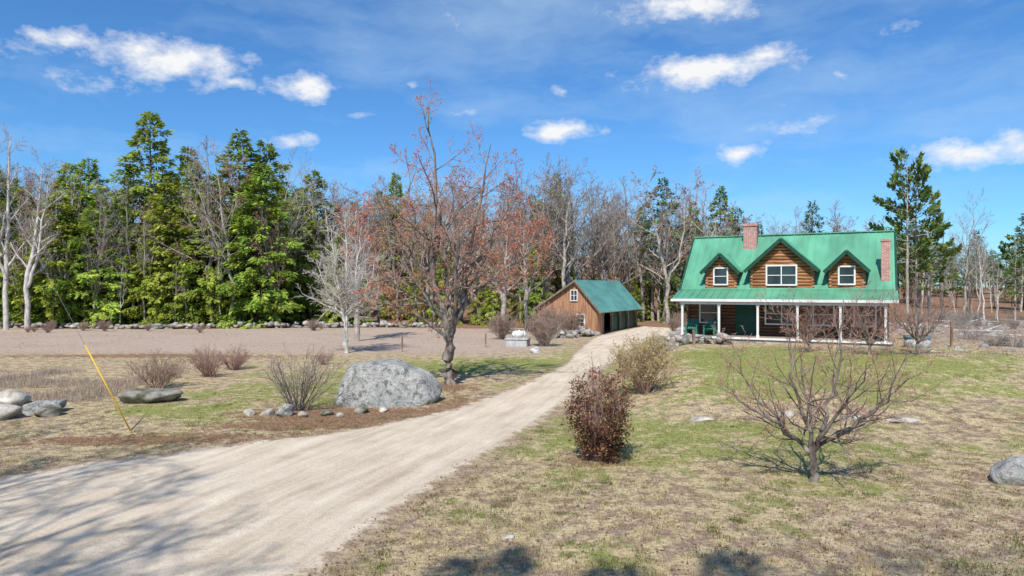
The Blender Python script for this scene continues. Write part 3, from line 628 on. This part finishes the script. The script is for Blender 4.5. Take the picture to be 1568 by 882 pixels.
def brick(nm):
    m,nt=newmat(nm);tc=N(nt,'ShaderNodeTexCoord');sp=N(nt,'ShaderNodeSeparateXYZ');nt.links.new(tc.outputs['Object'],sp.inputs[0]);cb=N(nt,'ShaderNodeCombineXYZ')
    nt.links.new(math_(nt,'ADD',sp.outputs[0],sp.outputs[1]),cb.inputs[0]);nt.links.new(sp.outputs[2],cb.inputs[1])
    b=N(nt,'ShaderNodeTexBrick');b.inputs['Scale'].default_value=1;b.inputs['Brick Width'].default_value=.22;b.inputs['Row Height'].default_value=.075;b.inputs['Mortar Size'].default_value=.009
    b.inputs['Color1'].default_value=(.50,.20,.15,1);b.inputs['Color2'].default_value=(.34,.13,.10,1);b.inputs['Mortar'].default_value=(.6,.54,.5,1)
    nt.links.new(cb.outputs[0],b.inputs['Vector']);c=mix(nt,b.outputs[0],ramp(nt,[(.3,(.7,.7,.7)),(.6,(1.1,1.1,1.1))],noise(nt,tc.outputs['Object'],5)).outputs[0],.8,'MULTIPLY')
    p=N(nt,'ShaderNodeBsdfPrincipled');p.inputs['Roughness'].default_value=.9;nt.links.new(c,p.inputs['Base Color']);nt.links.new(p.outputs[0],N(nt,'ShaderNodeOutputMaterial').inputs[0]);return m
m_brick=brick('red_brick')

def window(par,xc,y,z0,w,h,cols=2,rows=1,nm='window'):
    f=MB();t=.085
    f.box(xc-w/2-t,xc-w/2,y-.05,y+.06,z0-t,z0+h+t);f.box(xc+w/2,xc+w/2+t,y-.05,y+.06,z0-t,z0+h+t)
    f.box(xc-w/2,xc+w/2,y-.05,y+.06,z0+h,z0+h+t);f.box(xc-w/2-.0,xc+w/2+.0,y-.08,y+.06,z0-t,z0)
    for i in range(1,cols): x=xc-w/2+w*i/cols;f.box(x-.03,x+.03,y-.035,y+.05,z0,z0+h)
    for i in range(cols):
        a=xc-w/2+w*i/cols;b=a+w/cols;zz=z0+h*.5;f.box(a+(.03 if i else 0),b-(.03 if i<cols-1 else 0),y-.03,y+.05,zz-.02,zz+.02)
    f.done(nm+'_frame',m_white,par)
    g=MB();g.box(xc-w/2,xc+w/2,y+.0,y+.02,z0,z0+h);g.done(nm+'_glass',m_glass,par)

# ---------------------------------------------------------------- log house
th=math.radians(28);HX,HY=9.57,41.0
H=empty('log_house',(HX,HY,0),-th);Wd=11.9
FZ=1.66;v1=1.85;zE=3.86;z1=4.38;vR=5.6;zR=7.86;vB=9.4
r=MB()
r.slab([(-.0,0,zE),(Wd,0,zE),(Wd,v1,z1),(0,v1,z1)],.1)
r.slab([(.12,v1-.02,z1+.02),(Wd-.12,v1-.02,z1+.02),(Wd-.12,vR,zR),(.12,vR,zR)],.14)
r.slab([(.12,vR+.004,zR),(Wd-.12,vR+.004,zR),(Wd-.12,vB,z1),(.12,vB,z1)],.14)
r.done('roof',m_roof,H)
r=MB();k=.2
while k<Wd-.1:
    r.beam((k,.0,zE+.02),(k,v1-.03,z1+.02),.035,.05);r.beam((k,v1,z1+.045),(k,vR,zR+.025),.035,.05);k+=.41
r.beam((.1,vR,zR+.03),(Wd-.1,vR,zR+.03),.28,.06)
r.done('roof_seams',m_roof,H)
t=MB();t.box(0,Wd,-.05,-.003,zE-.15,zE+.0);t.box(-.05,-.002,0,v1,zE-.14,zE-.02);t.done('eave_fascia',m_white,H)
t=MB()
for x in (.06,Wd-.06): t.beam((x,v1,z1-.08),(x,vR,zR-.08),.1,.2);t.beam((x,vR+.05,zR-.08),(x,vB,z1-.08),.1,.2)
t.done('rake_trim',m_trim,H)
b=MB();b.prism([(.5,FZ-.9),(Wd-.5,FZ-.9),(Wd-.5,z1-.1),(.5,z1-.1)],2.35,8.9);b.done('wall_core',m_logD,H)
b=MB();b.add([(.5,2.35,z1-.1),(.5,8.9,z1-.1),(.5,vR,zR-.2),(Wd-.5,2.35,z1-.1),(Wd-.5,8.9,z1-.1),(Wd-.5,vR,zR-.2)],[(0,1,2),(3,5,4),(0,3,4,1),(1,4,5,2),(2,5,3,0)]);b.done('gable_walls',m_log,H)
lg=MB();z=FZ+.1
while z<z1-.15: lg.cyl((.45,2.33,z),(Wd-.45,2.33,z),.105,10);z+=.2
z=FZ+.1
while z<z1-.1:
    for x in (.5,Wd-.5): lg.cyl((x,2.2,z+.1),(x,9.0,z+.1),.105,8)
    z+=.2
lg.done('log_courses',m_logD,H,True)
p=MB();p.box(.2,Wd-.2,.1,2.3,FZ-.14,FZ);p.done('porch_floor',m_deck,H)
p=MB();p.box(.2,Wd-.2,.06,.097,FZ-.10,FZ+.01);p.done('porch_skirt',m_white,H)
p=MB();p.box(.25,Wd-.25,.15,9.0,0.2,FZ-.145);p.done('foundation',m_found,H)
p=MB();p.slab([(.1,.12,zE-.14),(Wd-.1,.12,zE-.14),(Wd-.1,2.2,zE+.1),(.1,2.2,zE+.1)],.04);p.done('porch_ceiling',m_wood,H)
p=MB()
for x in (.61,2.75,4.9,7.0,9.15,11.3):
    p.box(x-.06,x+.06,.18,.30,FZ,zE-.32);p.box(x-.085,x+.085,.155,.325,FZ+.001,FZ+.15);p.box(x-.085,x+.085,.155,.325,zE-.42,zE-.319)
p.box(.5,Wd-.5,.17,.31,zE-.318,zE-.17);p.done('porch_posts',m_white,H)
st=MB()
for i in range(3): st.box(3.2,4.5,-.3-.3*i,.05-.3*i,FZ-.95,FZ-.2-.17*i)
st.done('porch_steps',m_deck,H)
window(H,1.75,2.2,FZ+.75,1.0,1.15,1);window(H,5.95,2.2,FZ+.75,1.7,1.15,2);window(H,8.2,2.2,FZ+.75,1.0,1.15,1);window(H,10.3,2.2,FZ+.75,1.0,1.15,1)
d=MB();d.box(3.45,4.4,2.17,2.24,FZ,FZ+2.05);d.done('front_door',m_door,H)
d=MB();d.box(3.36,3.447,2.15,2.26,FZ,FZ+2.14);d.box(4.403,4.49,2.15,2.26,FZ,FZ+2.14);d.box(3.447,4.403,2.15,2.26,FZ+2.053,FZ+2.14);d.done('door_frame',m_trim,H)
def dormer(xc,w,zeave,zap,ov,winw,winh,winz,cols,k):
    vf=1.95;E=D.objects.new('dormer_%d'%k,None);link(E,H);h=w/2
    sl=(zap-zeave)/h
    def vback(z): return v1+(z-z1)*(vR-v1)/(zR-z1)
    body=MB();body.prism([(xc-h,z1-.1),(xc+h,z1-.1),(xc+h,zeave-.05),(xc,zap-.05),(xc-h,zeave-.05)],vf+.08,min(vback(zap),vR)-.1);body.done('dormer_body',m_log,E)
    L=MB();z=z1+.14
    while z<zap-.15:
        hw=h if z<zeave-.05 else (zap-z)/sl-.06
        if hw>.12: L.cyl((xc-hw,vf+.06,z),(xc+hw,vf+.06,z),.098,10)
        z+=.19
    z=z1+.2
    while z<zeave-.05:
        for s_ in (-1,1): L.cyl((xc+s_*(h),vf-.02,z),(xc+s_*h,vback(z),z),.095,8)
        z+=.19
    L.done('dormer_logs',m_log,E,True)
    R=MB();vf2=vf-.38
    for s_ in (-1,1):
        a=(xc,zap+.07);e=(xc+s_*(h+ov),zap+.07-sl*(h+ov))
        q=[(a[0],vf2,a[1]),(e[0],vf2,e[1]),(e[0],vback(e[1])+.15,e[1]),(a[0],vback(a[1])+.1,a[1])]
        if s_>0: q=[q[0],q[1],q[2],q[3]]
        else: q=[q[1],q[0],q[3],q[2]]
        R.slab(q,.07)
        for j in range(1,9):
            vv=vf2+.42*j
            zl=z1+(vv-v1)*(zR-z1)/(vR-v1)
            if zl<a[1]:
                f_=min(1,(a[1]-zl)/(a[1]-e[1]));R.beam((a[0],vv,a[1]+.015),(a[0]+(e[0]-a[0])*f_,vv,a[1]+(e[1]-a[1])*f_+.015),.03,.05)
    R.done('dormer_roof',m_roof,E)
    Tm=MB()
    for s_ in (-1,1):
        Tm.beam((xc,vf2-.025,zap-.04),(xc+s_*(h+ov),vf2-.025,zap-.04-sl*(h+ov)),.045,.2,(0,0,1))
    Tm.done('dormer_trim',m_trim,E)
    window(E,xc,vf-.05,winz,winw,winh,cols)
dormer(2.52,1.70,5.72,6.58,.30,.72,.92,4.75,1,1)
dormer(5.97,3.35,5.82,7.36,.36,1.55,1.05,4.72,2,2)
dormer(9.40,1.70,5.72,6.58,.30,.72,.92,4.75,1,3)
c=MB();c.box(3.4,4.2,4.6,5.3,6.3,8.42);c.box(3.34,4.26,4.54,5.36,8.421,8.6);c.done('brick_chimney',m_brick,H)
c=MB();c.box(11.1,11.55,2.35,2.85,4.3,7.1);c.box(11.06,11.59,2.31,2.89,7.101,7.22);c.done('side_chimney',m_brick,H)

m_door2=M('chair_green',(.02,.16,.11),(.03,.22,.15),3,.5)
def chair(lx,ly,rz):
    c,s_=math.cos(-th),math.sin(-th);e=empty('adirondack_chair',(HX+lx*c-ly*s_,HY+lx*s_+ly*c,FZ),-th+rz)
    b=MB()
    for i in range(5): b.beam((-.26,-.28+.12*i,.40-.03*i),(.26,-.28+.12*i,.40-.03*i),.1,.025,(0,0,1))
    for i in range(5): x=-.22+.11*i;b.beam((x,.24,.26),(x*1.15,.50,1.0-.05*abs(i-2)),.09,.022,(0,1,0))
    for x in (-.31,.31):
        b.beam((x,-.36,.60),(x,.36,.60),.12,.025);b.beam((x,-.3,0),(x,-.3,.585),.08,.04,(0,1,0));b.beam((x*.9,-.3,.38),(x*.9,.5,.02),.04,.11)
        b.beam((x,.3,.1),(x,.34,.585),.06,.04,(0,1,0))
    b.beam((-.3,.34,.62),(.3,.34,.62),.05,.06);b.done('chair_frame',m_door2,e)
chair(1.0,.95,.1);chair(2.1,1.0,-.1)

# ---------------------------------------------------------------- garage / barn
m_barn=M('vertical_board_siding',(.29,.14,.075),(.50,.285,.165),1.6,.8,.2,20,stretch=(5,5,.35))
G=empty('wooden_garage',(8.2,66.0,T(8.2,66)),-th)
z0=-.25;gz=T(8.2,66)
zp=5.25-gz;ze=2.55-gz;zel=2.55-gz;xl=-6.4;xp=-2.2;GL=12.6
b=MB();b.prism([(xl,z0),(-.02,z0),(-.02,ze+.15),(xp,zp-.1),(xl,zel)],0,.15);b.prism([(xl,z0),(-.02,z0),(-.02,ze+.15),(xp,zp-.1),(xl,zel)],GL-.15,GL);b.box(xl,xl+.15,.15,GL-.15,z0,zel);b.done('walls',m_barn,G)
b=MB();x=xl+.1
while x<-.05:
    zt=zel+(zp-.1-zel)*(x-xl)/(xp-xl) if x<xp else zp-.1+(ze+.15-zp+.1)*(x-xp)/(-xp);b.box(x-.02,x+.02,-.025,-.003,z0,zt-.05);x+=.3
b.done('battens',m_barn,G)
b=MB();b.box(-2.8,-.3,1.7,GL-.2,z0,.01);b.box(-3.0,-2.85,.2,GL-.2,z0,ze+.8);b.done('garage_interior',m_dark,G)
b=MB();b.box(-.1,-.0,.15,1.6,z0,ze);b.done('side_wall',m_barn,G)
b=MB()
for y in (1.75,4.3,6.9,9.5,GL-.15):
    b.box(-.15,.05,y-.11,y+.11,z0,ze-.25);b.beam((-.05,y-.1,ze-.9),(-.05,y-.7,ze-.3),.1,.1,(1,0,0)) if y>2 else None;b.beam((-.05,y+.1,ze-.9),(-.05,y+.7,ze-.3),.1,.1,(1,0,0)) if y<GL-1 else None
b.box(-.15,.05,.15,GL,ze-.249,ze+.02);b.done('timber_posts',m_wood,G)
b=MB()
for y in (4.3,6.9,9.5): b.box(-.25,-.17,y+.15,y+2.35,z0,ze-.3)
b.done('garage_doors',m_door,G)
r=MB();sr=(zp-ze)/(-xp)*.93
r.slab([(xp,-.35,zp+.03),(.55,-.35,zp+.03-sr*(.55-xp)),(.55,GL+.35,zp+.03-sr*(.55-xp)),(xp,GL+.35,zp+.03)],.1)
sl=(zp-zel)/(xp-xl);r.slab([(xl-.3,-.35,zp+.03-sl*(xp-xl+.3)),(xp-.004,-.35,zp+.03),(xp-.004,GL+.35,zp+.03),(xl-.3,GL+.35,zp+.03-sl*(xp-xl+.3))],.1)
y=-.2
while y<GL+.3:
    r.beam((xp,y,zp+.05),(.55,y,zp+.05-sr*(.55-xp)),.04,.06);r.beam((xp,y,zp+.05),(xl-.3,y,zp+.05-sl*(xp-xl+.3)),.04,.06);y+=.45
r.done('roof',m_roof2,G)
r=MB();r.beam((xp,-.37,zp-.08),(.55,-.37,zp-.08-sr*(.55-xp)),.05,.16);r.beam((xp,-.37,zp-.08),(xl-.3,-.37,zp-.08-sl*(xp-xl+.3)),.05,.16);r.done('rake_board',m_wood,G)
window(G,-2.35,-.06,zp-1.95,.6,.95,2,2,'gable_window')
f=MB();f.box(-2.2,-1.2,-.06,-.03,.05,2.0);f.done('side_door',m_white,G)
f=MB()
for i in range(2):
    for j in range(3): f.box(-2.08+.4*i,-1.74+.4*i,-.075,-.061,.85+.36*j,1.15+.36*j)
f.done('door_glass',m_glass,G)

# ---------------------------------------------------------------- small objects
g=empty('guy_wire_guard',(-12.1,21.7,T(-12.1,21.7)))
m_yel=M('yellow_plastic',(.70,.42,.02),(.8,.5,.03),2,.45);m_steel=M('steel_cable',(.25,.25,.25),(.4,.4,.4),3,.4,metal=.8)
b=MB();b.cyl((0,0,-.05),(-1.35,-.2,2.75),.022,10);b.done('yellow_sleeve',m_yel,g,True)
b=MB();b.cyl((-1.35,-.2,2.75),(-6.5,-1.0,13.4),.006,6);b.cyl((0,0,-.05),(.03,0,-.2),.02,6);b.done('wire',m_steel,g)
g=empty('propane_tank',(.6,57.5,T(.6,57.5)),.3);g.scale=(.72,.72,.8);b=MB();prof=[(-.85,.05),(-.8,.25),(-.68,.36),(-.5,.4),(.5,.4),(.68,.36),(.8,.25),(.85,.05)]
for (x0,r0),(x1,r1) in zip(prof,prof[1:]): b.cyl((x0,0,.72),(x1,0,.72),r0,18,r1)
b.done('tank_shell',m_white,g,True);b=MB();b.box(-.55,-.4,-.3,.3,0,.42);b.box(.4,.55,-.3,.3,0,.42);b.cyl((0,0,1.05),(0,0,1.22),.08,12);b.done('tank_feet_and_cap',m_white,g)
m_conc=M('concrete',(.36,.37,.37),(.52,.53,.52),3,.9,.2,20)
g=empty('concrete_well_box',(.45,52.8,T(.45,52.8)),-.3);b=MB();b.box(-.85,.85,-.5,.5,-.1,.52);b.box(-.92,.92,-.57,.57,.521,.62);b.done('box_and_lid',m_conc,g,bevel=.02)
g=empty('round_stock_tank',(21.6,36.4,T(21.6,36.4)));b=MB();b.cyl((0,0,-.1),(0,0,.5),.62,28);b.done('tank_wall',m_conc,g,True);b=MB();b.cyl((0,0,.501),(0,0,.58),.66,28);b.cyl((0,0,.581),(0,0,.64),.1,12);b.done('tank_lid',M('lid_teal',(.10,.22,.24),(.15,.28,.3),3,.5),g)
def post(x,y,h,w=.1):
    g=empty('wooden_post',(x,y,T(x,y)));b=MB();b.box(-w/2,w/2,-w/2,w/2,-.2,h);b.add([(-w/2,-w/2,h),(w/2,-w/2,h),(w/2,w/2,h),(-w/2,w/2,h),(0,0,h+w*.5)],[(0,1,4),(1,2,4),(2,3,4),(3,0,4)]);b.done('post_body',m_wood,g)
post(9.9,37.2,.8,.14);post(-7.8,48.5,1.1);post(-2.0,52,1.0);post(23.5,36.5,1.3)
fl=MB()
rr=random.Random(4)
for i in range(70):
    y=rr.uniform(40,84);x=.62*y+rr.uniform(1,24);a=rr.random()*3.14;L=rr.uniform(1,3.6);fl.cyl((x,y,T(x,y)+.12),(x+math.cos(a)*L,y+math.sin(a)*L,T(x+math.cos(a)*L,y+math.sin(a)*L)+rr.uniform(.1,.5)),rr.uniform(.05,.12),7,.04)
fl.done('fallen_logs',m_barkL,None)

# ---------------------------------------------------------------- sky world
w=D.worlds.new('World');SC.world=w;w.use_nodes=True;nt=w.node_tree
for n in list(nt.nodes): nt.nodes.remove(n)
sky=N(nt,'ShaderNodeTexSky');sky.sky_type='NISHITA';sky.sun_disc=False;sky.sun_elevation=SUN_EL;sky.sun_rotation=SUN_AZ;sky.air_density=1.0;sky.dust_density=.2;sky.ozone_density=2.0
tc=N(nt,'ShaderNodeTexCoord');dv=tc.outputs['Generated']
base=mix(nt,sky.outputs[0],(.56,1.04,1.50),1.0,'MULTIPLY')
nv=nt.nodes.new('ShaderNodeTexNoise');nv.inputs['Scale'].default_value=9;nv.inputs['Detail'].default_value=4;nv.inputs['Roughness'].default_value=.6;nt.links.new(dv,nv.inputs['Vector'])
def vm(op,a,b):
    n=nt.nodes.new('ShaderNodeVectorMath');n.operation=op
    for i,v in enumerate((a,b)):
        if v is None: continue
        if isinstance(v,tuple): n.inputs[i].default_value=v
        else: nt.links.new(v,n.inputs[i])
    return n
ds=vm('SUBTRACT',nv.outputs['Color'],(.5,.5,.5)).outputs[0];ds=vm('MULTIPLY',ds,(.08,.0,.045)).outputs[0];dw=vm('ADD',dv,ds).outputs[0]
CL=[(252,90,100,36,1),(120,64,50,16,.75),(460,134,46,22,1),(370,130,28,9,.7),(447,220,30,15,.8),(1085,112,112,24,1.05),(1165,88,42,20,.95),(862,202,52,17,1),(1140,226,42,17,.95),(1505,236,110,26,.8),(1050,10,110,22,.95),(630,130,16,8,.5),(555,178,26,8,.45),(700,168,30,7,.5),(1200,200,60,46,.26),(690,40,26,60,.2),(862,140,14,12,.5),(1280,118,20,6,.4),(1380,40,200,30,.16),(90,110,160,40,.3)]
tot=None
for px,py,a,b,amp in CL:
    d=Vector(((px-784)/1045,1,(441-py)/1045));l=d.length;d/=l
    o=vm('SUBTRACT',dw,tuple(d));o=vm('MULTIPLY',o.outputs[0],(1045*l/a,3,1045*l/b));ln=vm('LENGTH',o.outputs[0],None)
    mr=nt.nodes.new('ShaderNodeMapRange');mr.inputs[1].default_value=1.5;mr.inputs[2].default_value=0;mr.inputs[3].default_value=0;mr.inputs[4].default_value=amp;nt.links.new(ln.outputs['Value'],mr.inputs[0])
    tot=mr.outputs[0] if tot is None else math_(nt,'MAXIMUM',tot,mr.outputs[0])
mp_=N(nt,'ShaderNodeMapping');mp_.inputs['Scale'].default_value=(1,1,1.8);nt.links.new(dv,mp_.inputs[0])
cn=noise(nt,mp_.outputs[0],22,7,.66)
cf=math_(nt,'ADD',tot,math_(nt,'MULTIPLY',math_(nt,'SUBTRACT',cn,.5),1.7))
cf=math_(nt,'MULTIPLY',cf,ramp(nt,[(0,(0,0,0)),(.15,(1,1,1))],tot).outputs[0])
cm=ramp(nt,[(.24,(0,0,0)),(.48,(.32,.32,.32)),(.9,(1,1,1))],cf).outputs[0]
mp2=N(nt,'ShaderNodeMapping');mp2.inputs['Scale'].default_value=(2.0,2.0,7);mp2.inputs['Rotation'].default_value=(0,.45,0);nt.links.new(dw,mp2.inputs[0])
ci=noise(nt,mp2.outputs[0],1.4,6,.6);ci=ramp(nt,[(.46,(0,0,0)),(.8,(.5,.5,.5))],ci).outputs[0]
base=mix(nt,base,(5.8,7.7,9.4),ci)
col=mix(nt,base,(9.3,9.4,9.6),cm)
bg=N(nt,'ShaderNodeBackground');bg.inputs['Strength'].default_value=.1;nt.links.new(col,bg.inputs['Color']);nt.links.new(bg.outputs[0],N(nt,'ShaderNodeOutputWorld').inputs[0])
L=D.lights.new('sun','SUN');L.energy=5.0;L.angle=math.radians(.5);L.color=(1,.94,.84);so=D.objects.new('sun',L);link(so)
dirv=Vector((-math.sin(SUN_AZ)*math.cos(SUN_EL),-math.cos(SUN_AZ)*math.cos(SUN_EL),-math.sin(SUN_EL)))
so.rotation_euler=dirv.to_track_quat('-Z','Y').to_euler();so.location=(-20,-40,60)
cam=D.cameras.new('camera');cam.lens=24;cam.sensor_width=36;cam.clip_end=6000;co=D.objects.new('camera',cam);co.location=(0,0,4.5);co.rotation_euler=(math.radians(90),0,0);link(co);SC.camera=co
SC.view_settings.view_transform='Standard';SC.view_settings.look='None';SC.view_settings.exposure=0
print('objs',len(D.objects))
